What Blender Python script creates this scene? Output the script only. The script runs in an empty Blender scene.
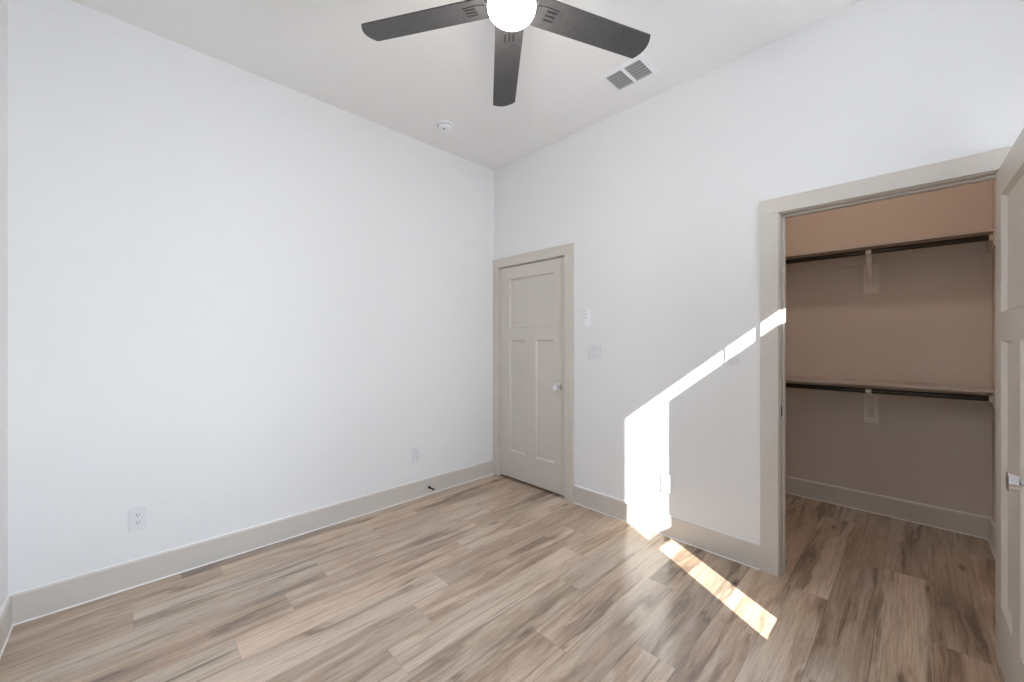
import bpy, bmesh, math, random
from mathutils import Vector, Matrix
random.seed(7)
C = bpy.context.scene.collection
scene = bpy.context.scene
PI = math.pi

# ------------------------------------------------------------------ camera
YAW = math.atan2(404.0, 395.0)
cd = bpy.data.cameras.new('camera')
cam = bpy.data.objects.new('camera', cd); C.objects.link(cam)
cd.sensor_fit = 'HORIZONTAL'; cd.sensor_width = 36.0
cd.lens = 395.0 / 1024.0 * 36.0
cd.clip_start = 0.02
cam.location = (2.965, -2.646, 1.33)
cam.rotation_euler = (PI / 2, 0, YAW)      # looks along (-sin yaw, cos yaw)
scene.camera = cam

# ------------------------------------------------------------------ world, sun, exposure
SUN = Vector((-1.0, 0.581, -0.775)).normalized()
w = bpy.data.worlds.new('sky'); scene.world = w; w.use_nodes = True
wn = w.node_tree.nodes; wl = w.node_tree.links
bg = wn['Background']
# soft bright sky: white at the horizon, bluer overhead
tcw = wn.new('ShaderNodeTexCoord'); sxw = wn.new('ShaderNodeSeparateXYZ'); rpw = wn.new('ShaderNodeValToRGB')
wl.new(tcw.outputs['Generated'], sxw.inputs[0]); wl.new(sxw.outputs['Z'], rpw.inputs['Fac'])
rpw.color_ramp.elements[0].position = 0.0; rpw.color_ramp.elements[0].color = (0.86, 0.925, 1.0, 1)
rpw.color_ramp.elements[1].position = 0.9; rpw.color_ramp.elements[1].color = (0.50, 0.66, 1.0, 1)
wl.new(rpw.outputs['Color'], bg.inputs['Color'])
bg.inputs['Strength'].default_value = 10.5
sl = bpy.data.lights.new('sun', 'SUN'); sl.energy = 12.5; sl.angle = math.radians(0.28); sl.color = (1, 0.965, 0.925)
so = bpy.data.objects.new('sun', sl); C.objects.link(so)
so.rotation_euler = SUN.to_track_quat('-Z', 'Y').to_euler(); so.location = (8, -4, 6)
pl = bpy.data.lights.new('window_daylight', 'AREA'); pl.shape = 'RECTANGLE'; pl.size = 1.0; pl.size_y = 1.8
pl.cycles.is_portal = True
po = bpy.data.objects.new('window_daylight', pl); C.objects.link(po)
po.location = (3.80, -0.915, 1.70); po.rotation_euler = (PI / 2, 0, PI / 2)
pl2 = bpy.data.lights.new('added_window_daylight', 'AREA'); pl2.shape = 'RECTANGLE'; pl2.size = 0.55; pl2.size_y = 1.8  # sky portal for the unseen window added beside the viewer
pl2.cycles.is_portal = True
po2 = bpy.data.objects.new('added_window_daylight', pl2); C.objects.link(po2)
po2.location = (3.80, -2.50, 1.60); po2.rotation_euler = (PI / 2, 0, PI / 2)
vs = scene.view_settings
vs.view_transform = 'Standard'; vs.look = 'None'; vs.gamma = 1.0; vs.use_curve_mapping = False
vs.exposure = 0.74
scene.cycles.max_bounces = 12; scene.cycles.diffuse_bounces = 8
scene.cycles.sample_clamp_indirect = 8.0

# ------------------------------------------------------------------ materials
def lin(r, g, b):
    f = lambda c: (c / 255 / 12.92) if c / 255 <= 0.04045 else ((c / 255 + 0.055) / 1.055) ** 2.4
    return (f(r), f(g), f(b), 1)

def mat(name, col, rough=0.5, metal=0.0, bump=0.0, bscale=300.0, vary=0.0, spec=0.5, emit=None, es=0.0):
    m = bpy.data.materials.new(name); m.use_nodes = True
    nt = m.node_tree; n = nt.nodes; l = nt.links; b = n['Principled BSDF']
    b.inputs['Base Color'].default_value = col; b.inputs['Roughness'].default_value = rough
    b.inputs['Metallic'].default_value = metal; b.inputs['Specular IOR Level'].default_value = spec
    if emit:
        b.inputs['Emission Color'].default_value = emit; b.inputs['Emission Strength'].default_value = es
    if bump or vary:
        tc = n.new('ShaderNodeTexCoord'); nz = n.new('ShaderNodeTexNoise')
        nz.inputs['Scale'].default_value = bscale; nz.inputs['Detail'].default_value = 3
        l.new(tc.outputs['Object'], nz.inputs['Vector'])
        if bump:
            bp = n.new('ShaderNodeBump'); bp.inputs['Strength'].default_value = bump; bp.inputs['Distance'].default_value = 0.002
            l.new(nz.outputs['Fac'], bp.inputs['Height']); l.new(bp.outputs['Normal'], b.inputs['Normal'])
        if vary:
            mx = n.new('ShaderNodeMix'); mx.data_type = 'RGBA'
            mx.inputs['A'].default_value = tuple(c * (1 - vary) for c in col[:3]) + (1,)
            mx.inputs['B'].default_value = tuple(min(1, c * (1 + vary)) for c in col[:3]) + (1,)
            l.new(nz.outputs['Fac'], mx.inputs['Factor']); l.new(mx.outputs['Result'], b.inputs['Base Color'])
    return m

M_WALL = mat('wall_paint', (0.83, 0.825, 0.82, 1), 0.75, bump=0.15, bscale=220, spec=0.25)
M_CEIL = mat('ceiling_paint', (0.87, 0.86, 0.845, 1), 0.85, bump=0.2, bscale=160, spec=0.2)
M_TRIM = mat('greige_trim_paint', (0.63, 0.585, 0.53, 1), 0.34, bump=0.05, bscale=120)
M_CLOS = mat('closet_paint', (0.67, 0.60, 0.53, 1), 0.7, bump=0.15, bscale=220, spec=0.25)
M_SHELF = mat('painted_shelf_board', (0.56, 0.50, 0.45, 1), 0.5, bump=0.05, bscale=90)
M_BLOCK = mat('painted_block', (0.80, 0.735, 0.66, 1), 0.5, bump=0.05, bscale=90)
M_CAULK = mat('white_caulk', (0.85, 0.84, 0.82, 1), 0.5, vary=0.03, bscale=30)
M_WHITE = mat('white_plastic', (0.88, 0.88, 0.90, 1), 0.3, vary=0.01, bscale=40)
M_PLATE = mat('white_wall_plate', (0.78, 0.78, 0.79, 1), 0.3, vary=0.01, bscale=40)
M_BUTTON = mat('pale_grey_button', (0.66, 0.66, 0.69, 1), 0.4, vary=0.03, bscale=40)
M_SEAM = mat('grey_plastic_seam', (0.42, 0.42, 0.43, 1), 0.5, vary=0.05, bscale=40)
M_SLOT = mat('dark_slot', (0.03, 0.03, 0.03, 1), 0.6, vary=0.1, bscale=50)
M_CHROME = mat('polished_chrome', (0.78, 0.78, 0.80, 1), 0.08, 1.0, vary=0.02, bscale=60)
M_NICK = mat('brushed_nickel', (0.55, 0.54, 0.53, 1), 0.3, 1.0, vary=0.05, bscale=80)
M_HINGE = mat('painted_hinge', (0.60, 0.57, 0.53, 1), 0.35, 0.2, vary=0.03, bscale=90)
M_BRONZE = mat('dark_bronze_rod', (0.05, 0.038, 0.03, 1), 0.3, 0.7, vary=0.15, bscale=25)
M_BLACK = mat('black_rubber', (0.015, 0.015, 0.016, 1), 0.5, vary=0.1, bscale=60)
M_BRKT = mat('painted_bracket_metal', (0.74, 0.69, 0.62, 1), 0.4, 0.0, vary=0.04, bscale=70)
M_DARKMET = mat('dark_fan_metal', (0.05, 0.05, 0.053, 1), 0.35, 0.6, vary=0.1, bscale=50)
M_VENTG = mat('grey_vent_louvre', (0.36, 0.36, 0.355, 1), 0.5, vary=0.05, bscale=60)
M_SUNBLOCK = mat('dark_sun_block', (0.11, 0.11, 0.12, 1), 0.8, vary=0.1, bscale=3)  # only for the unseen block added outside, dark to cut light
M_VINYL = mat('white_vinyl_window', (0.8, 0.8, 0.8, 1), 0.4, vary=0.01, bscale=30)
M_LAMP = mat('frosted_lit_glass', (0.9, 0.88, 0.88, 1), 0.4, emit=(1.0, 0.93, 0.90, 1), es=4.0)
M_GROUND = mat('outdoor_concrete', (0.52, 0.50, 0.47, 1), 0.9, vary=0.15, bscale=2.0)

def blade_mat():
    m = mat('charcoal_fan_blade', (0.085, 0.082, 0.083, 1), 0.32)
    nt = m.node_tree; n = nt.nodes; l = nt.links; b = n['Principled BSDF']
    tc = n.new('ShaderNodeTexCoord'); mp = n.new('ShaderNodeMapping'); mp.inputs['Scale'].default_value = (40, 40, 40)
    nz = n.new('ShaderNodeTexNoise'); nz.inputs['Scale'].default_value = 1.0; nz.inputs['Detail'].default_value = 5
    rp = n.new('ShaderNodeValToRGB'); rp.color_ramp.elements[0].color = (0.05, 0.049, 0.05, 1); rp.color_ramp.elements[1].color = (0.068, 0.066, 0.067, 1)
    rp.color_ramp.elements[0].position = .3; rp.color_ramp.elements[1].position = .7
    l.new(tc.outputs['Object'], mp.inputs['Vector']); l.new(mp.outputs['Vector'], nz.inputs['Vector'])
    l.new(nz.outputs['Fac'], rp.inputs['Fac']); l.new(rp.outputs['Color'], b.inputs['Base Color'])
    return m
M_BLADE = blade_mat()

def glass_mat():
    m = bpy.data.materials.new('clear_window_glass'); m.use_nodes = True
    n = m.node_tree.nodes; l = m.node_tree.links; n.clear()
    o = n.new('ShaderNodeOutputMaterial'); t = n.new('ShaderNodeBsdfTransparent'); g = n.new('ShaderNodeBsdfGlossy')
    g.inputs['Roughness'].default_value = 0.02; t.inputs['Color'].default_value = (0.95, 0.97, 0.96, 1)
    mx = n.new('ShaderNodeMixShader'); mx.inputs['Fac'].default_value = 0.05
    l.new(t.outputs[0], mx.inputs[1]); l.new(g.outputs[0], mx.inputs[2]); l.new(mx.outputs[0], o.inputs['Surface'])
    return m
M_GLASS = glass_mat()

def floor_mat():
    m = bpy.data.materials.new('oak_vinyl_planks'); m.use_nodes = True
    nt = m.node_tree; n = nt.nodes; l = nt.links; b = n['Principled BSDF']
    def math_(op, a, bb=None, c=None):
        q = n.new('ShaderNodeMath'); q.operation = op
        for i, v in enumerate((a, bb, c)):
            if v is None: continue
            if isinstance(v, (int, float)): q.inputs[i].default_value = v
            else: l.new(v, q.inputs[i])
        return q.outputs[0]
    def vec(x, y, z):
        q = n.new('ShaderNodeCombineXYZ')
        for i, v in enumerate((x, y, z)):
            if isinstance(v, (int, float)): q.inputs[i].default_value = v
            else: l.new(v, q.inputs[i])
        return q.outputs[0]
    def noise(v, detail, rough=0.55, dist=0.0):
        q = n.new('ShaderNodeTexNoise'); q.inputs['Scale'].default_value = 1.0
        q.inputs['Detail'].default_value = detail; q.inputs['Roughness'].default_value = rough; q.inputs['Distortion'].default_value = dist
        l.new(v, q.inputs['Vector']); return q.outputs['Fac']
    def ramp(f, stops):
        q = n.new('ShaderNodeValToRGB'); e = q.color_ramp.elements
        e[0].position, e[0].color = stops[0][0], stops[0][1]
        e[1].position, e[1].color = stops[-1][0], stops[-1][1]
        for p, c in stops[1:-1]:
            k = e.new(p); k.color = c
        l.new(f, q.inputs['Fac']); return q.outputs['Color']
    def mix(f, a, bb, mode='MIX'):
        q = n.new('ShaderNodeMix'); q.data_type = 'RGBA'; q.blend_type = mode
        for s, v in (('Factor', f), ('A', a), ('B', bb)):
            if isinstance(v, (int, float)): q.inputs[s].default_value = v
            elif isinstance(v, tuple): q.inputs[s].default_value = v
            else: l.new(v, q.inputs[s])
        return q.outputs['Result']
    uv = n.new('ShaderNodeUVMap'); uv.uv_map = 'plank'
    sx = n.new('ShaderNodeSeparateXYZ'); l.new(uv.outputs[0], sx.inputs[0]); u, v = sx.outputs[0], sx.outputs[1]   # metres across / along the plank
    at = n.new('ShaderNodeAttribute'); at.attribute_name = 'tone'
    sc = n.new('ShaderNodeSeparateColor'); l.new(at.outputs['Color'], sc.inputs[0])
    tone, seed, wid = sc.outputs[0], sc.outputs[1], sc.outputs[2]
    so_ = math_('MULTIPLY', seed, 50.0)
    # broad cathedral figure: warped bands across the plank
    warp = noise(vec(math_('MULTIPLY', u, 9), math_('MULTIPLY', v, 1.3), so_), 3)
    band = math_('ADD', math_('MULTIPLY', u, 11), math_('MULTIPLY', warp, 3.2))
    bandn = noise(vec(band, math_('MULTIPLY', v, 0.75), so_), 4, 0.62)
    fine = noise(vec(math_('MULTIPLY', u, 120), math_('MULTIPLY', v, 4.0), so_), 5, 0.65)
    fine2 = noise(vec(math_('MULTIPLY', u, 420), math_('MULTIPLY', v, 22), so_), 3, 0.6)
    cloud = noise(vec(math_('MULTIPLY', u, 7), math_('MULTIPLY', v, 2.6), math_('ADD', so_, 9.0)), 2)
    light = (0.56, 0.44, 0.335, 1); mid = (0.36, 0.255, 0.175, 1); dark = (0.13, 0.08, 0.05, 1)
    col = ramp(bandn, [(0.33, dark), (0.43, mid), (0.52, (0.47, 0.36, 0.265, 1)), (0.64, light)])
    fm = n.new('ShaderNodeMapRange'); fm.inputs[1].default_value = 0.40; fm.inputs[2].default_value = 0.54; l.new(fine, fm.inputs[0])
    col = mix(fm.outputs[0], mix(0.30, col, (0.12, 0.08, 0.05, 1)), col)
    col = mix(0.14, col, ramp(fine2, [(0.35, (0.16, 0.11, 0.075, 1)), (0.65, (0.62, 0.53, 0.44, 1))]))
    # thin dark streaks that run with the grain
    st = noise(vec(math_('ADD', math_('MULTIPLY', u, 34), math_('MULTIPLY', warp, 1.2)), math_('MULTIPLY', v, 1.1), math_('ADD', so_, 21.0)), 4, 0.6)
    sm = n.new('ShaderNodeMapRange'); sm.inputs[1].default_value = 0.57; sm.inputs[2].default_value = 0.70; l.new(st, sm.inputs[0])
    col = mix(math_('MULTIPLY', sm.outputs[0], 0.75), col, (0.11, 0.07, 0.045, 1))
    # some boards are redder
    hue = math_('FRACT', math_('MULTIPLY', seed, 13.7))
    col = mix(math_('MULTIPLY', hue, 0.5), col, mix(1.0, col, (1.10, 0.94, 0.80, 1), 'MULTIPLY'))
    col = mix(math_('MULTIPLY', cloud, 0.22), col, (0.42, 0.37, 0.33, 1))
    # knots
    vo = n.new('ShaderNodeTexVoronoi'); vo.inputs['Scale'].default_value = 1.0; vo.inputs['Randomness'].default_value = 1.0
    l.new(vec(math_('MULTIPLY', u, 5.0), math_('MULTIPLY', v, 1.7), so_), vo.inputs['Vector'])
    kn = math_('SUBTRACT', 1.0, math_('MINIMUM', math_('DIVIDE', vo.outputs['Distance'], 0.12), 1.0))
    col = mix(math_('MULTIPLY', kn, 0.95), col, (0.045, 0.03, 0.02, 1))
    # per-plank tone
    tn = math_('ADD', 0.90, math_('MULTIPLY', tone, 0.58))
    col = mix(1.0, col, vec(tn, tn, tn), 'MULTIPLY')
    # bevel line at the plank edges
    eu = math_('MINIMUM', u, math_('SUBTRACT', 0.1825, u))
    ev = math_('MINIMUM', v, math_('SUBTRACT', wid, v))
    ed = math_('MINIMUM', eu, math_('MULTIPLY', ev, 2.0))
    g = math_('LESS_THAN', ed, 0.0014)
    col = mix(math_('MULTIPLY', g, 0.45), col, (0.10, 0.075, 0.055, 1))
    l.new(col, b.inputs['Base Color'])
    rr = math_('ADD', 0.15, math_('MULTIPLY', fine, 0.16)); l.new(rr, b.inputs['Roughness'])
    b.inputs['Specular IOR Level'].default_value = 0.5
    b.inputs['Coat Weight'].default_value = 0.45; b.inputs['Coat Roughness'].default_value = 0.14
    bp = n.new('ShaderNodeBump'); bp.inputs['Strength'].default_value = 0.12; bp.inputs['Distance'].default_value = 0.001
    l.new(math_('SUBTRACT', fine, g), bp.inputs['Height']); l.new(bp.outputs['Normal'], b.inputs['Normal'])
    return m
M_FLOOR = floor_mat()

# ------------------------------------------------------------------ mesh helpers
class MB:
    def __init__(s): s.bm = bmesh.new()
    def box(s, a, b, bev=0.0, seg=2, rot=None, piv=None):
        g = bmesh.new(); bmesh.ops.create_cube(g, size=1.0)
        for v in g.verts:
            v.co = Vector([(a[i] + b[i]) / 2 + v.co[i] * abs(b[i] - a[i]) for i in range(3)])
        if bev: bmesh.ops.bevel(g, geom=g.edges[:], offset=bev, segments=seg, profile=0.5, affect='EDGES')
        return s._join(g, rot, piv)
    def _join(s, g, rot=None, piv=None):
        if rot is not None:
            p = Vector(piv or (0, 0, 0))
            for v in g.verts: v.co = p + rot @ (v.co - p)
        me = bpy.data.meshes.new('tmp'); g.to_mesh(me); g.free(); s.bm.from_mesh(me); bpy.data.meshes.remove(me); return s
    def lathe(s, prof, origin=(0, 0, 0), axis=(0, 0, 1), n=40, caps=True):
        """profile of (radius, height) turned round AXIS through ORIGIN"""
        ax = Vector(axis).normalized(); q = ax.to_track_quat('Z', 'Y').to_matrix(); o = Vector(origin)
        g = bmesh.new(); rings = []
        for r, h in prof:
            if r < 1e-6: rings.append([g.verts.new(o + q @ Vector((0, 0, h)))])
            else: rings.append([g.verts.new(o + q @ Vector((r * math.cos(2 * PI * i / n), r * math.sin(2 * PI * i / n), h))) for i in range(n)])
        for A, B in zip(rings, rings[1:]):
            for i in range(n):
                j = (i + 1) % n
                if len(A) == 1 and len(B) == 1: continue
                if len(A) == 1: g.faces.new((A[0], B[j], B[i]))
                elif len(B) == 1: g.faces.new((A[i], A[j], B[0]))
                else: g.faces.new((A[i], A[j], B[j], B[i]))
        if caps:
            if len(rings[0]) > 1: g.faces.new(rings[0])
            if len(rings[-1]) > 1: g.faces.new(rings[-1])
        bmesh.ops.recalc_face_normals(g, faces=g.faces[:])
        return s._join(g)
    def cyl(s, p, q, r, n=24):
        p = Vector(p); q = Vector(q); return s.lathe([(r, 0), (r, (q - p).length)], p, q - p, n)
    def prism(s, pts, vec, bev=0.0):
        """a closed outline of 3-D points extruded by VEC"""
        g = bmesh.new(); a = [g.verts.new(Vector(p)) for p in pts]; b = [g.verts.new(Vector(p) + Vector(vec)) for p in pts]
        g.faces.new(a); g.faces.new(b)
        for i in range(len(pts)):
            j = (i + 1) % len(pts); g.faces.new((a[i], a[j], b[j], b[i]))
        bmesh.ops.recalc_face_normals(g, faces=g.faces[:])
        if bev: bmesh.ops.bevel(g, geom=g.edges[:], offset=bev, segments=2, profile=0.5, affect='EDGES')
        return s._join(g)
    def quads(s, faces):
        g = bmesh.new()
        for f in faces: g.faces.new([g.verts.new(Vector(p)) for p in f])
        return s._join(g)
    def tube(s, pts, r, n=10):
        pts = [Vector(p) for p in pts]; g = bmesh.new(); rings = []
        for i, p in enumerate(pts):
            t = (pts[min(i + 1, len(pts) - 1)] - pts[max(i - 1, 0)]).normalized()
            q = t.to_track_quat('Z', 'Y').to_matrix()
            rings.append([g.verts.new(p + q @ Vector((r * math.cos(2 * PI * k / n), r * math.sin(2 * PI * k / n), 0))) for k in range(n)])
        for A, B in zip(rings, rings[1:]):
            for k in range(n): g.faces.new((A[k], A[(k + 1) % n], B[(k + 1) % n], B[k]))
        g.faces.new(rings[0]); g.faces.new(rings[-1]); bmesh.ops.recalc_face_normals(g, faces=g.faces[:])
        return s._join(g)
    def build(s, name, m, parent=None, smooth=False):
        me = bpy.data.meshes.new(name); s.bm.to_mesh(me); s.bm.free()
        me.materials.append(m)
        if smooth:
            for p in me.polygons: p.use_smooth = True
            me.set_sharp_from_angle(angle=math.radians(35))
        o = bpy.data.objects.new(name, me); C.objects.link(o)
        if parent: o.parent = parent
        return o

def tag(o, label, cat, group=None, kind=None):
    o['label'] = label; o['category'] = cat
    if group: o['group'] = group
    if kind: o['kind'] = kind
    return o
def empty(name, loc=(0, 0, 0), rz=0.0):
    o = bpy.data.objects.new(name, None); C.objects.link(o); o.empty_display_size = 0.1
    o.location = loc; o.rotation_euler = (0, 0, rz); return o
def dup(root, loc, label, rz=None):
    r = root.copy(); C.objects.link(r); r.location = loc; r['label'] = label
    if rz is not None: r.rotation_euler = (0, 0, rz)
    for ch in list(root.children):
        c = ch.copy(); C.objects.link(c); c.parent = r
        for gch in list(ch.children):
            d = gch.copy(); C.objects.link(d); d.parent = c
    return r
def struct(o, label, cat): return tag(o, label, cat, kind='structure')

# ------------------------------------------------------------------ the room shell
H = 3.04; XR = 3.62; YF = -3.04; WT = 0.115
CX0, CX1, CY1 = 1.90, 3.32, 1.50             # closet
D1L, D1R = 0.084, 0.896                       # closed door: opening between jambs
D2L, D2R = 2.430, 3.250                       # closet door: opening between jambs
DH = 2.048
JT = 0.018

# floor of individual planks in one mesh
PW, PL, PX = 0.1825, 1.22, 0.825
def make_floor():
    phase = {0: -2.30, 1: -1.385, 2: -1.61, 3: -1.84, 4: -0.91, -1: -2.05, -2: -1.83, -3: -2.62, -4: -2.25, -5: -1.2,
             5: -1.30, 6: -0.55, 7: -1.05, 8: -0.62, 9: -0.07, 10: -0.72, 11: 0.53, 12: -0.10, 13: 1.118, 14: 0.3, 15: -0.4}
    known = {(0, 0): .85, (0, -1): .45, (-1, 0): .62, (-1, -1): .45, (1, -1): .78, (1, 0): .35, (2, 0): .75, (2, -1): .45, (3, 0): .72, (3, -1): .42,
             (4, -1): .65, (4, 0): .35, (9, 0): .75, (9, -1): .62, (10, 0): .25, (10, 1): .22, (10, -1): .4, (11, 0): .2, (11, -1): .72, (12, 0): .28, (12, 1): .25, (12, -1): .35, (13, -1): .6, (13, 0): .3}
    bm = bmesh.new(); uvl = bm.loops.layers.uv.new('plank'); cl = bm.loops.layers.float_color.new('tone')
    X0, X1, Y0, Y1 = -0.12, XR + 0.15, YF - 0.12, CY1 + 0.1
    k = math.floor((X0 - PX) / PW)
    while PX + k * PW < X1:
        xa, xb = max(X0, PX + k * PW), min(X1, PX + (k + 1) * PW)
        ph = phase.get(k, -1.0 + 0.37 * k)
        j = math.floor((Y0 - ph) / PL)
        while ph + j * PL < Y1:
            ya, yb = max(Y0, ph + j * PL), min(Y1, ph + (j + 1) * PL)
            t = known.get((k, j), random.uniform(0.25, 0.75)); sd = random.random()
            if yb > ya:
                vs_ = [bm.verts.new((x, y, 0)) for x, y in ((xa, ya), (xb, ya), (xb, yb), (xa, yb))]
                f = bm.faces.new(vs_)
                for lp in f.loops:
                    lp[uvl].uv = (lp.vert.co.x - (PX + k * PW), lp.vert.co.y - (ph + j * PL)); lp[cl] = (t, sd, PL, 1)
            j += 1
        k += 1
    # slab below, so that the floor has thickness
    g = bmesh.new(); bmesh.ops.create_cube(g, size=1.0)
    for v in g.verts: v.co = Vector((X0 + (v.co.x + .5) * (X1 - X0), Y0 + (v.co.y + .5) * (Y1 - Y0), -0.15 + (v.co.z + .5) * 0.149))
    me = bpy.data.meshes.new('t'); g.to_mesh(me); g.free(); bm.from_mesh(me)
    me = bpy.data.meshes.new('floor'); bm.to_mesh(me); bm.free(); me.materials.append(M_FLOOR)
    o = bpy.data.objects.new('floor', me); C.objects.link(o)
    return struct(o, 'light oak wood-look plank floor running into the closet', 'floor')
make_floor()

struct(MB().box((-0.12, YF - 0.12, H), (XR + 0.15, CY1 + 0.1, H + 0.12)).build('ceiling', M_CEIL), 'flat off-white painted ceiling', 'ceiling')
struct(MB().box((-0.12, YF - 0.12, 0), (0, 0.2, H)).build('wall_left', M_WALL), 'long white wall with two outlets left of the closed door', 'wall')
struct(MB().box((0, YF - 0.12, 0), (XR + 0.15, YF, H)).build('wall_front', M_WALL), 'white wall at the far left edge of the view', 'wall')
m = MB()
for a, b, z0, z1 in ((0, D1L - JT, 0, H), (D1L - JT, D1R + JT, DH + JT, H), (D1R + JT, D2L - JT, 0, H), (D2L - JT, D2R + JT, DH + JT, H), (D2R + JT, XR + 0.15, 0, H)):
    m.box((a, 0, z0), (b, WT, z1))
struct(m.build('wall_back', M_WALL), 'white wall holding the closed door and the closet opening', 'wall')
struct(MB().box((0, WT, 0), (1.05, 0.2, 2.3)).build('door_backing', M_WALL), 'unseen panel added behind the closed door to keep its gap dark', 'wall')  # unseen backing panel, added so no sky leaks and the door gap stays dark
# window wall
WY0, WY1, WZ0, WZ1 = -1.40, -0.52, 0.85, 2.585
VY0, VY1, VZ0, VZ1 = -2.74, -2.26, 0.75, 2.45
m = MB()
m.box((XR, YF - 0.12, 0), (XR + 0.15, VY0, H)); m.box((XR, VY1, 0), (XR + 0.15, WY0, H)); m.box((XR, VY0, 0), (XR + 0.15, VY1, VZ0)); m.box((XR, VY0, VZ1), (XR + 0.15, VY1, H)); m.box((XR, WY1, 0), (XR + 0.15, 0.2, H))
m.box((XR, WY0, 0), (XR + 0.15, WY1, WZ0)); m.box((XR, WY0, WZ1), (XR + 0.15, WY1, H))
struct(m.build('wall_right', M_WALL), 'white wall with the sunny window', 'wall')
# closet walls
struct(MB().box((CX0 - 0.1, CY1, 0), (CX1 + 0.1, CY1 + 0.1, H)).build('wall_closet_back', M_CLOS), 'greige back wall of the closet behind shelves', 'wall')
struct(MB().box((CX0 - 0.1, WT, 0), (CX0, CY1, H)).build('wall_closet_left', M_CLOS), 'greige left side wall inside the closet', 'wall')
struct(MB().box((CX1, WT, 0), (CX1 + 0.1, CY1, H)).build('wall_closet_right', M_CLOS), 'greige right side wall inside the closet', 'wall')
m = MB(); m.box((CX0, WT, 0), (D2L - JT, WT + 0.006, H)); m.box((D2R + JT, WT, 0), (CX1, WT + 0.006, H)); m.box((D2L - JT, WT, DH + JT), (D2R + JT, WT + 0.006, H))
struct(m.build('wall_closet_front', M_CLOS), 'closet side of the wall above the doorway', 'wall')

# ------------------------------------------------------------------ baseboards
BH, BT = 0.142, 0.014
def base(name, p, q, nrm, label):
    """board along p->q on the floor, standing out by nrm"""
    p = Vector((p[0], p[1], 0)); q = Vector((q[0], q[1], 0)); nn = Vector((nrm[0], nrm[1], 0))
    prof = [(0, 0.0), (BT, 0.0), (BT, BH - 0.008), (BT - 0.006, BH), (0, BH)]
    o = MB().prism([p + nn * a + Vector((0, 0, z)) for a, z in prof], q - p).build(name, M_TRIM)
    c = MB().prism([p + nn * a + Vector((0, 0, z)) for a, z in ((BT - 0.001, 0), (BT + 0.005, 0), (BT + 0.004, 0.002), (BT - 0.001, 0.007))], q - p).build('caulk_bead', M_CAULK, o)
    t = MB().prism([p + nn * a + Vector((0, 0, z)) for a, z in ((0, BH), (BT - 0.007, BH), (0, BH + 0.005))], q - p).build('caulk_bead', M_CAULK, o)
    return struct(o, label, 'baseboard')
base('baseboard_left', (0, YF), (0, -0.018), (1, 0), 'greige baseboard along the long white left wall')
base('baseboard_front', (0, YF), (XR, YF), (0, 1), 'greige baseboard turning the corner at far left')
base('baseboard_back', (0.996, 0), (2.333, 0), (0, -1), 'greige baseboard between closed door and closet casing')
base('baseboard_right', (XR, YF), (XR, 0), (-1, 0), 'greige baseboard under the window')
base('baseboard_closet_back', (CX0, CY1), (CX1, CY1), (0, -1), 'greige baseboard on the closet back wall')
base('baseboard_closet_right', (CX1, WT + 0.01), (CX1, CY1), (-1, 0), 'greige baseboard on the closet right side wall')
base('baseboard_closet_left', (CX0, WT + 0.01), (CX0, CY1), (1, 0), 'greige baseboard on the closet left side wall')

# ------------------------------------------------------------------ door casings and jambs
CT = 0.018
def casing(name, xl0, xl1, xr0, xr1, z0, z1, jl, jr, label, stop_y):
    r = empty(name, (0, 0, 0))
    MB().box((xl0, -CT, 0), (xl1, 0, z0), 0.0025).build('casing_leg', M_TRIM, r)
    MB().box((xr0, -CT, 0), (xr1, 0, z0), 0.0025).build('casing_leg', M_TRIM, r)
    MB().box((xl0, -CT, z0), (xr1, 0, z1), 0.0025).build('casing_head', M_TRIM, r)
    j = MB()
    j.box((jl - JT, 0, 0), (jl, WT + 0.008, DH + JT)); j.box((jr, 0, 0), (jr + JT, WT + 0.008, DH + JT)); j.box((jl, 0, DH), (jr, WT + 0.008, DH + JT))
    j.build('jamb', M_TRIM, r)
    s = MB(); y0, y1 = stop_y
    s.box((jl, y0, 0), (jl + 0.011, y1, DH), 0.002); s.box((jr - 0.011, y0, 0), (jr, y1, DH), 0.002); s.box((jl + .011, y0, DH - 0.011), (jr - .011, y1, DH), 0.002)
    s.build('stop_bead', M_TRIM, r)
    struct(r, label, 'door casing'); return r
t1 = casing('trim_1', 0.0, 0.079, 0.904, 0.994, DH + 0.005, DH + 0.093, D1L, D1R, 'flat greige casing around the closed door in the corner', (0.040, 0.072))
t2 = casing('trim_2', 2.333, 2.425, 3.255, 3.347, DH + 0.005, DH + 0.091, D2L, D2R, 'flat greige casing around the open closet doorway', (0.040, 0.072))
sp = MB().box((D2L - 0.001, 0.003, 0.895), (D2L + 0.0015, 0.038, 0.965), 0.0005); sp.build('strike_plate', M_NICK, t2)['label'] = 'small nickel strike plate'
MB().box((D2L + 0.0005, 0.008, 0.905), (D2L + 0.002, 0.033, 0.955)).build('latch_hole', M_SLOT, t2)

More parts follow.
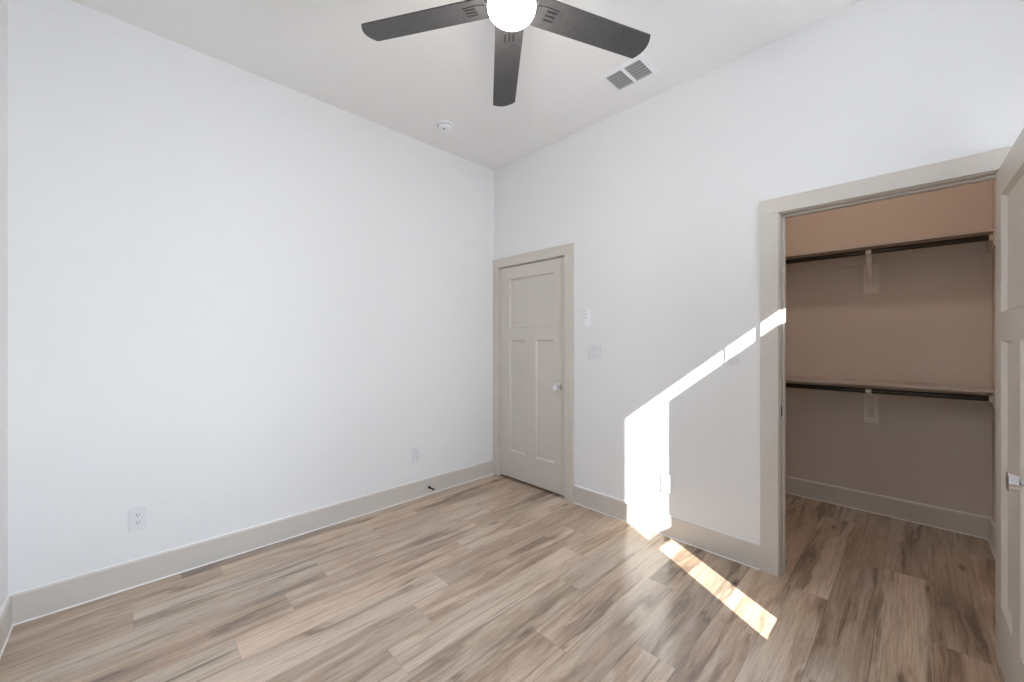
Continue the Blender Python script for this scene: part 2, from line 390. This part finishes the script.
# ------------------------------------------------------------------ doors: three-panel shaker
def door_leaf(root, W_, HH, T, m):
    """leaf in the root's frame: hinge edge at x=0, runs to x=W_, faces y=0 and y=T, bottom at z=0"""
    st, top, bot = 0.128, 0.115, 0.252
    zr1, zr0 = 1.432, 1.322                     # lock rail
    mx0, mx1 = W_ / 2 - 0.066, W_ / 2 + 0.066
    f = MB()
    f.box((0, 0, 0), (st, T, HH)); f.box((W_ - st, 0, 0), (W_, T, HH))
    f.box((st, 0, 0), (W_ - st, T, bot)); f.box((st, 0, HH - top), (W_ - st, T, HH)); f.box((st, 0, zr0), (W_ - st, T, zr1)); f.box((mx0, 0, bot), (mx1, T, zr0))
    f.build('leaf', m, root)
    for x0, x1, z0, z1 in ((st, W_ - st, zr1, HH - top), (st, mx0, bot, zr0), (mx1, W_ - st, bot, zr0)):
        d, s = 0.015, 0.012
        q = []
        for yo, yi in ((0.0, d), (T, T - d)):
            O = [(x0, yo, z0), (x1, yo, z0), (x1, yo, z1), (x0, yo, z1)]
            I = [(x0 + s, yi, z0 + s), (x1 - s, yi, z0 + s), (x1 - s, yi, z1 - s), (x0 + s, yi, z1 - s)]
            for i in range(4):
                j = (i + 1) % 4; q.append((O[i], O[j], I[j], I[i]))
            q.append(I)
        p = MB().quads(q)
        bmesh.ops.remove_doubles(p.bm, verts=p.bm.verts[:], dist=1e-5); bmesh.ops.recalc_face_normals(p.bm, faces=p.bm.faces[:])
        p.build('panel', m, root)
def door_knob(root, x, z, T):
    for s, y in ((-1, 0.0), (1, T)):
        k = MB().lathe([(0.0095, 0.0), (0.0095, 0.037), (0.013, 0.041), (0.0265, 0.0415), (0.0285, 0.0435), (0.0285, 0.060), (0.0265, 0.062), (0.021, 0.0622), (0.0, 0.0618)], (x, y, z), (0, s, 0), 48).build('knob', M_CHROME, root, True)
        k['label'] = 'polished chrome round knob'
        MB().lathe([(0.033, 0), (0.033, 0.005), (0.030, 0.008), (0.011, 0.008)], (x, y, z), (0, s, 0), 48).build('rosette', M_CHROME, k, True)
def door_hinge(root, z):
    h = MB()
    h.cyl((-0.003, -0.007, z - 0.045), (-0.003, -0.007, z + 0.045), 0.0062, 16)
    h.lathe([(0.0, -0.051), (0.004, -0.049), (0.0045, -0.045)], (-0.003, -0.007, z), n=12); h.lathe([(0.0045, 0.045), (0.004, 0.049), (0.0, 0.051)], (-0.003, -0.007, z), n=12)
    h.box((-0.003, -0.007, z - 0.044), (0.0, 0.002, z + 0.044), 0.0004); h.box((-0.001, -0.0012, z - 0.044), (0.022, 0.0006, z + 0.044), 0.0004)
    h.build('hinge', M_HINGE, root, True)['label'] = 'pale painted butt hinge'
W1 = 0.806
d1 = empty('door_1', (D1L + 0.003, 0.008, 0.018))
door_leaf(d1, W1, 2.024, 0.035, M_TRIM)
door_knob(d1, W1 - 0.063, 0.918, 0.035)
for z in (1.81, 1.035, 0.30): door_hinge(d1, z)
struct(d1, 'closed greige three-panel door in the corner with chrome knob', 'door')

# open closet door: hinged on the right jamb, swung a little past square into the room
W2 = 0.822
d2 = empty('door_2', (3.200, -0.012, 0.012), PI / 2 * 0 - PI / 2 + math.radians(1.3))
# in this frame the leaf runs from the hinge along local +x (towards the camera side); its closet face looks to -x of the room
door_leaf(d2, W2, 2.020, 0.035, M_TRIM)
door_knob(d2, W2 - 0.068, 0.900, 0.035)
for z in (1.79, 1.02, 0.24): 
    h = MB().cyl((0.0, 0.040, z - 0.045), (0.0, 0.040, z + 0.045), 0.0062, 16)
    h.box((0.0, 0.0345, z - 0.044), (0.025, 0.0365, z + 0.044), 0.0004)
    h.build('hinge', M_HINGE, d2, True)
struct(d2, 'open greige closet door at right edge with chrome knob', 'door')

# ------------------------------------------------------------------ window
wd = empty('window_1', (XR, 0, 0))
def rect_frame(x0, x1, y0, y1, z0, z1, t, bev=0.003):
    m = MB(); m.box((x0, y0, z0), (x1, y0 + t, z1), bev); m.box((x0, y1 - t, z0), (x1, y1, z1), bev)
    m.box((x0, y0 + t, z0), (x1, y1 - t, z0 + t), bev); m.box((x0, y0 + t, z1 - t), (x1, y1 - t, z1), bev); return m
GY0, GY1, GZ0, GZ1, RZ0, RZ1 = -1.324, -0.59, 0.91, 2.5225, 1.491, 1.5415
rect_frame(0.075, 0.145, WY0, WY1, WZ0, WZ1, 0.03).build('window_frame', M_VINYL, wd)
m = MB()
for a, b in (((0.08, WY0 + .03, WZ0 + .03), (0.12, GY0, WZ1 - .03)), ((0.08, GY1, WZ0 + .03), (0.12, WY1 - .03, WZ1 - .03)), ((0.08, GY0, WZ0 + .03), (0.12, GY1, GZ0)), ((0.08, GY0, GZ1), (0.12, GY1, WZ1 - .03)), ((0.08, GY0, RZ0), (0.12, GY1, RZ1))):
    m.box(a, b)
m.build('sash', M_VINYL, wd)
MB().box((0.098, GY0, GZ0), (0.102, GY1, RZ0)).build('glass_pane', M_GLASS, wd)
MB().box((0.098, GY0, RZ1), (0.102, GY1, GZ1)).build('glass_pane', M_GLASS, wd)
MB().box((-0.025, WY0 - 0.04, WZ0 - 0.022), (0.078, WY1 + 0.04, WZ0 + 0.001), 0.003).build('sill', M_TRIM, wd)
struct(wd, 'single hung window letting in the sun', 'window')
# unseen window added for even daylight; an added block keeps the sun off it
wf = empty('added_window', (XR, 0, 0))
rect_frame(0.06, 0.13, VY0, VY1, VZ0, VZ1, 0.05).build('window_frame', M_VINYL, wf)
MB().box((0.07, VY0 + .05, (VZ0 + VZ1) / 2 - .025), (0.12, VY1 - .05, (VZ0 + VZ1) / 2 + .025), .003).build('meeting_rail', M_VINYL, wf)
for a, b in ((VZ0 + .05, (VZ0 + VZ1) / 2 - .025), ((VZ0 + VZ1) / 2 + .025, VZ1 - .05)):
    MB().box((0.093, VY0 + .05, a), (0.097, VY1 - .05, b)).build('glass_pane', M_GLASS, wf)
MB().box((-0.025, VY0 - 0.04, VZ0 - 0.022), (0.063, VY1 + 0.04, VZ0 + 0.001), 0.003).build('sill', M_TRIM, wf)
struct(wf, 'unseen window added beside the viewer for even daylight', 'window')
struct(MB().box((XR + 0.15, -6.0, -0.4), (6.65, -3.10, 4.1)).build('added_sun_block', M_SUNBLOCK), 'unseen dark block added outside to keep sun off the added window', 'wall')  # unseen block, added to keep direct sun out of the second window
struct(MB().box((-30, -30, -0.45), (40, 30, -0.3)).build('ground', M_GROUND), 'pale ground outside the window', 'ground')

# ------------------------------------------------------------------ ceiling fan
HX, HY, BZ = 1.803, -1.512, 2.719
fan = empty('ceiling_fan', (HX, HY, H))
dz = BZ - H
MB().lathe([(0.0, 0.0), (0.072, 0.0), (0.072, -0.02), (0.060, -0.045), (0.030, -0.062), (0.014, -0.065)], n=48).build('canopy', M_DARKMET, fan, True)
MB().cyl((0, 0, -0.06), (0, 0, dz + 0.15), 0.0125).build('downrod', M_DARKMET, fan, True)
MB().lathe([(0.014, dz + 0.17), (0.03, dz + 0.165), (0.055, dz + 0.15), (0.105, dz + 0.13), (0.125, dz + 0.10), (0.125, dz + 0.045), (0.105, dz + 0.022), (0.0, dz + 0.022)], n=56).build('motor_housing', M_DARKMET, fan, True)
MB().lathe([(0.098, dz + 0.022), (0.108, dz + 0.018), (0.110, dz + 0.010), (0.106, dz + 0.006), (0.086, dz + 0.004), (0.0, dz + 0.004)], n=56).build('light_collar', M_NICK, fan, True)
zc = dz - 0.016
prof = [(0.1005 * math.cos(t), zc - (0.064 if t > 0 else 0.052) * math.sin(t)) for t in [math.radians(-32 + 122 * i / 22) for i in range(23)]]
prof[-1] = (0.0, prof[-1][1])
MB().lathe(prof, n=56, caps=False).build('light_bowl', M_LAMP, fan, True)['label'] = 'glowing white frosted glass bowl'
def blade(k):
    a = math.radians(211.49 - 72 * k)
    d = Vector((math.cos(a), math.sin(a), 0)); nn = Vector((-math.sin(a), math.cos(a), 0))
    p = math.radians(10.04); s_ = nn * math.cos(p) - Vector((0, 0, math.sin(p))); up = d.cross(s_)
    if up.z < 0: up = -up
    hw = 0.0645; R0, R1 = 0.112, 0.660
    pts = [(R0, -hw)]
    pts += [(R1 + 0.0, -hw)]
    for i in range(1, 10):
        t = -1 + 2 * i / 10.0
        pts.append((R1 + 0.024 * (1 - t * t), hw * t))
    pts += [(R1, hw), (R0, hw)]
    base_ = Vector((0, 0, dz)); d = (d - Vector((0, 0, math.tan(math.radians(1.6 if k == 1 else 0.0))))).normalized()
    b = MB().prism([base_ + d * r + s_ * s for r, s in pts], up * 0.006).build('blade', M_BLADE, fan)
    iron = MB()
    P = lambda r, s, u: base_ + d * r + s_ * s + up * u
    iron.prism([P(0.085, -0.022, 0), P(0.15, -0.034, 0), P(0.205, -0.030, 0), P(0.205, 0.030, 0), P(0.15, 0.034, 0), P(0.085, 0.022, 0)], up * -0.004, 0.0008)
    iron.build('blade_iron', M_BLADE, b)
    sl_ = MB()
    for s in (-0.019, 0.0, 0.019):
        sl_.prism([P(0.152, s - 0.0045, -0.0041), P(0.198, s - 0.0045, -0.0041), P(0.198, s + 0.0045, -0.0041), P(0.152, s + 0.0045, -0.0041)], up * -0.0012)
    sl_.build('slot', M_BLACK, b)
for k in range(5): blade(k)
tag(fan, 'five-blade charcoal ceiling fan with glowing bowl light', 'ceiling fan')
lp = bpy.data.lights.new('fan_lamp', 'POINT'); lp.energy = 6; lp.shadow_soft_size = 0.08; lp.color = (1, 0.93, 0.88)
lo = bpy.data.objects.new('fan_lamp', lp); C.objects.link(lo); lo.location = (HX, HY, BZ - 0.20)

# ------------------------------------------------------------------ ceiling vent
vt = empty('ceiling_vent', (1.680, -0.342, H))
VX, VY = 0.149, 0.119
f = MB()
def ring(m, x0, x1, y0, y1, ix0, ix1, iy0, iy1, zo, zi):
    O = [(x0, y0, 0), (x1, y0, 0), (x1, y1, 0), (x0, y1, 0)]; I = [(ix0, iy0, zi), (ix1, iy0, zi), (ix1, iy1, zi), (ix0, iy1, zi)]
    Ob = [(a, b, zo) for a, b, c in O]; It = [(a, b, -0.001) for a, b, c in I]
    q = []
    for i in range(4):
        j = (i + 1) % 4; q += [(O[i], O[j], Ob[j], Ob[i]), (Ob[i], Ob[j], I[j], I[i]), (I[i], I[j], It[j], It[i])]
    m.quads(q); return m
ring(f, -VX, VX, -VY, VY, -0.120, 0.118, -0.087, 0.087, -0.003, -0.011)
f.box((-0.010, -0.088, -0.012), (0.010, 0.088, -0.001), 0.001)
bmesh.ops.remove_doubles(f.bm, verts=f.bm.verts[:], dist=1e-5); bmesh.ops.recalc_face_normals(f.bm, faces=f.bm.faces[:])
f.build('vent_frame', M_WHITE, vt)
MB().box((-0.121, -0.088, -0.0015), (0.119, 0.088, -0.0002)).build('duct_shade_plate', M_SLOT, vt)  # flat dark plate painted as the shade inside the duct
for x0, x1 in ((-0.119, -0.0105), (0.0105, 0.117)):
    s = MB(); R = Matrix.Rotation(math.radians(-14), 3, 'X')
    for i in range(6):
        y = -0.0725 + i * 0.029
        s.box((x0, y - 0.0092, -0.0066), (x1, y + 0.0092, -0.0058), rot=R, piv=(0, y, -0.0062))
    s.build('louvre_bank', M_VENTG, vt)
for x, y in ((-0.135, 0.0), (0.133, 0.0)):
    MB().lathe([(0.0035, -0.0068), (0.003, -0.0085), (0, -0.009)], (x, y, 0), n=12).build('screw', M_NICK, vt)
tag(vt, 'white rectangular air vent with grey louvres on ceiling beside fan blade', 'air vent')

# ------------------------------------------------------------------ smoke detector
sd = empty('smoke_detector', (0.358, -0.839, H))
MB().lathe([(0.0, 0), (0.068, 0), (0.068, -0.008), (0.064, -0.012), (0.0, -0.012)], n=48).build('base', M_WHITE, sd, True)
MB().lathe([(0.054, -0.012), (0.056, -0.018), (0.053, -0.032), (0.044, -0.040), (0.02, -0.042), (0, -0.042)], n=48).build('cover', M_WHITE, sd, True)
MB().lathe([(0.0575, -0.0125), (0.0575, -0.0165), (0.055, -0.0165), (0.055, -0.0125)], n=48).build('smoke_inlet', M_VENTG, sd, True)
MB().lathe([(0.010, -0.0405), (0.010, -0.0435), (0.0, -0.044)], (0.012, -0.018, 0), n=20).build('test_button', M_VENTG, sd, True)['label'] = 'grey round test button'
tag(sd, 'round white smoke detector on ceiling near the left wall', 'smoke detector')

# ------------------------------------------------------------------ wall plates (local frame: plate in the XZ plane, faces -y)
def outlet(name, loc, rz, label):
    r = empty(name, loc, rz)
    MB().prism([(-0.0375, -0.0, -0.0605), (0.0375, 0, -0.0605), (0.0375, 0, 0.0605), (-0.0375, 0, 0.0605)], (0, -0.0085, 0), 0.0022).build('cover_plate', M_PLATE, r)
    for z in (0.0195, -0.0195):
        c = MB().prism([(0.0168 * math.cos(t), -0.0083, z + max(-0.0135, min(0.0135, 0.0175 * math.sin(t)))) for t in [2 * PI * i / 32 for i in range(32)]], (0, -0.0018, 0)).build('receptacle', M_PLATE, r)
        s = MB()
        s.box((-0.0075, -0.0103, z - 0.001), (-0.0051, -0.0099, z + 0.0085)); s.box((0.0051, -0.0103, z), (0.0075, -0.0099, z + 0.0075))
        s.lathe([(0.0028, 0), (0.0028, 0.0003), (0, 0.0003)], (0, -0.0100, z - 0.0068), (0, -1, 0), 16)
        s.build('socket_slots', M_SLOT, c)
    MB().lathe([(0.003, 0), (0.0028, 0.001), (0, 0.0012)], (0, -0.0085, 0), (0, -1, 0), 16).build('screw', M_PLATE, r)
    return tag(r, label, 'outlet', 'white duplex wall outlets')
o1 = outlet('wall_outlet', (0.0, -2.599, 0.364), PI / 2, 'white duplex outlet low on the left wall, nearer the viewer')
dup(o1, (0.0, -0.887, 0.364), 'white duplex outlet on the left wall closest to the door stop and corner')
dup(o1, (1.771, 0.0, 0.354), 'white duplex outlet at the edge of the sunlit strip on the back wall', 0.0)

def switch(name, loc, gangs, label):
    r = empty(name, loc); hw = 0.0375 + 0.023 * (gangs - 1)
    MB().prism([(-hw, 0, -0.060), (hw, 0, -0.060), (hw, 0, 0.060), (-hw, 0, 0.060)], (0, -0.0085, 0), 0.0022).build('cover_plate', M_PLATE, r)
    for g in range(gangs):
        x = (g - (gangs - 1) / 2) * 0.046
        fr = rect = MB(); 
        for a, b in (((x - 0.0175, -0.0092, -0.0345), (x - 0.0163, -0.0055, 0.0345)), ((x + 0.0163, -0.0092, -0.0345), (x + 0.0175, -0.0055, 0.0345)), ((x - 0.0163, -0.0092, 0.0333), (x + 0.0163, -0.0055, 0.0345)), ((x - 0.0163, -0.0092, -0.0345), (x + 0.0163, -0.0055, -0.0333))):
            fr.box(a, b)
        fr.build('switch_gap', M_SEAM, r)
        MB().prism([(x - 0.016, -0.005, -0.033), (x - 0.016, -0.010, -0.033), (x - 0.016, -0.0095, 0.0), (x - 0.016, -0.014, 0.033), (x - 0.016, -0.005, 0.033)], (0.032, 0, 0)).build('rocker', M_PLATE, r)
    return tag(r, label, 'light switch')
switch('light_switch', (1.189, 0.0, 1.243), 2, 'white double rocker switch plate beside the closed door')
switch('light_switch', (2.180, 0.0, 1.243), 1, 'white single rocker switch plate crossed by sunlight beside closet casing')

# fan remote in its wall cradle
rm = empty('fan_remote', (1.125, 0.0, 1.515))
c = MB(); c.box((-0.026, -0.008, -0.062), (0.026, 0, 0.055), 0.003); c.box((-0.026, -0.026, -0.068), (0.026, 0, -0.052), 0.003); c.box((-0.026, -0.026, -0.06), (-0.0225, -0.002, -0.02), 0.001); c.box((0.0225, -0.026, -0.06), (0.026, -0.002, -0.02), 0.001)
c.build('cradle', M_WHITE, rm)
rb = MB().box((-0.0215, -0.023, -0.052), (0.0215, -0.0082, 0.078), 0.005, 3).build('handset', M_WHITE, rm, True)
b = MB()
for z in (0.055, 0.030, 0.005): b.box((-0.010, -0.0245, z - 0.006), (0.010, -0.0225, z + 0.006), 0.0015)
b.build('button', M_BUTTON, rb)
tag(rm, 'white fan remote in wall cradle above the double switch', 'remote control')

# ------------------------------------------------------------------ spring door stop on the left baseboard
ds = empty('door_stop', (BT, -0.765, 0.062))
MB().lathe([(0.0, 0), (0.013, 0.0), (0.013, 0.004), (0.008, 0.009), (0.0, 0.009)], axis=(1, 0, 0), n=24).build('base', M_BLACK, ds, True)
MB().tube([(0.008 + 0.052 * i / 140, 0.0052 * math.cos(i * 2 * PI / 10), 0.0052 * math.sin(i * 2 * PI / 10)) for i in range(141)], 0.0016, 6).build('spring', M_BLACK, ds, True)
MB().lathe([(0.0055, 0.058), (0.008, 0.060), (0.008, 0.072), (0.006, 0.076), (0.0, 0.077)], axis=(1, 0, 0), n=20).build('rubber_tip', M_BLACK, ds, True)
tag(ds, 'black spring door stop on the left baseboard', 'door stop')

# ------------------------------------------------------------------ closet fittings
SY = 1.195; RY = 1.245; BX = 2.722
for zt, zr, which in ((2.032, 1.982, 'upper'), (1.026, 0.966, 'lower')):
    sh = empty('closet_shelf', (CX0, SY, zt - 0.019))
    L = CX1 - CX0; D = CY1 - SY
    MB().box((0.001, 0, 0), (L - 0.001, D - 0.001, 0.019), 0.0015).build('board', M_SHELF, sh)
    MB().box((0.02, D - 0.019, -0.089), (L - 0.02, D - 0.001, -0.0005), 0.002).build('cleat', M_CLOS, sh)
    for x in (0.001, L - 0.019): MB().box((x, 0.0, -0.089), (x + 0.018, D - 0.001, -0.0005), 0.002).build('cleat', M_CLOS, sh)
    tag(sh, which + ' greige painted closet shelf above the ' + ('high' if which == 'upper' else 'low') + ' dark hanging rod', 'shelf', 'closet shelves')
    rd = MB().cyl((CX0 + 0.020, RY, zr), (CX1 - 0.024, RY, zr), 0.018, 32).build('hanging_rod', M_BRONZE, None, True)
    tag(rd, 'dark bronze hanging rod under the ' + which + ' closet shelf', 'closet rod', 'closet hanging rods')
    for x, s, side in ((CX1 - 0.019, -1, 'right'),):
        k = empty('rod_socket', (x, RY, zr))
        MB().lathe([(0.030, 0), (0.030, 0.004), (0.0235, 0.006), (0.0235, 0.016), (0.0205, 0.016), (0.0205, 0.006)], axis=(s, 0, 0), n=32).build('flange', M_BRKT, k, True)
        tag(k, 'pale socket holding the ' + side + ' end of the ' + which + ' rod', 'rod socket', 'closet rod sockets')
    bk = empty('shelf_bracket', (BX, CY1, zt - 0.019))
    MB().box((-0.044, -0.018, -0.315), (0.044, -0.0005, -0.0895), 0.002).build('mounting_block', M_BLOCK, bk)
    a = MB(); y0 = RY - CY1; dzr = zr - (zt - 0.019)
    a.box((-0.011, -0.0225, -0.27), (0.011, -0.0185, -0.093), 0.001)                      # wall strap
    a.build('wall_strap', M_BRKT, bk)
    a = MB()
    A_ = [(-0.010, -0.023, -0.262), (0.010, -0.023, -0.262), (0.010, -0.023, -0.228), (-0.010, -0.023, -0.228)]
    B_ = [(-0.015, y0 - 0.012, dzr - 0.032), (0.015, y0 - 0.012, dzr - 0.032), (0.015, y0 + 0.012, dzr - 0.016), (-0.015, y0 + 0.012, dzr - 0.016)]
    a.quads([A_, B_] + [(A_[i], A_[(i + 1) % 4], B_[(i + 1) % 4], B_[i]) for i in range(4)])
    bmesh.ops.remove_doubles(a.bm, verts=a.bm.verts[:], dist=1e-5); bmesh.ops.recalc_face_normals(a.bm, faces=a.bm.faces[:])   # diagonal arm
    a.build('arm', M_BRKT, bk)
    hk = MB(); ro, ri = 0.0240, 0.0184; th = [math.radians(t) for t in range(150, 391, 12)]
    pts = [(-0.015, y0 + ro * math.cos(t), dzr + ro * math.sin(t)) for t in th] + [(-0.015, y0 + ri * math.cos(t), dzr + ri * math.sin(t)) for t in reversed(th)]
    hk.prism(pts, (0.030, 0, 0)); hk.build('hook', M_BRKT, bk)
    MB().lathe([(0.005, 0), (0.0045, 0.002), (0, 0.003)], (0, -0.0225, -0.285 + 0.03), (0, -1, 0), 12).build('screw', M_NICK, bk)
    tag(bk, 'pale bracket on a block under the ' + which + ' closet shelf', 'shelf bracket', 'closet shelf brackets')

# unseen warm light added to brighten the closet wall above the upper shelf
cl = empty('closet_added_light', (2.62, 0.45, H))
MB().lathe([(0.0, 0), (0.085, 0), (0.085, -0.018), (0.078, -0.024), (0.070, -0.024)], n=40).build('base', M_WHITE, cl, True)
MB().lathe([(0.070, -0.020), (0.062, -0.034), (0.035, -0.042), (0.0, -0.044)], n=40, caps=False).build('diffuser', mat('warm_lit_diffuser', (0.9, 0.85, 0.8, 1), 0.4, emit=(1.0, 0.80, 0.69, 1), es=58.0), cl, True)
tag(cl, 'unseen round warm ceiling light added inside the closet', 'ceiling light')
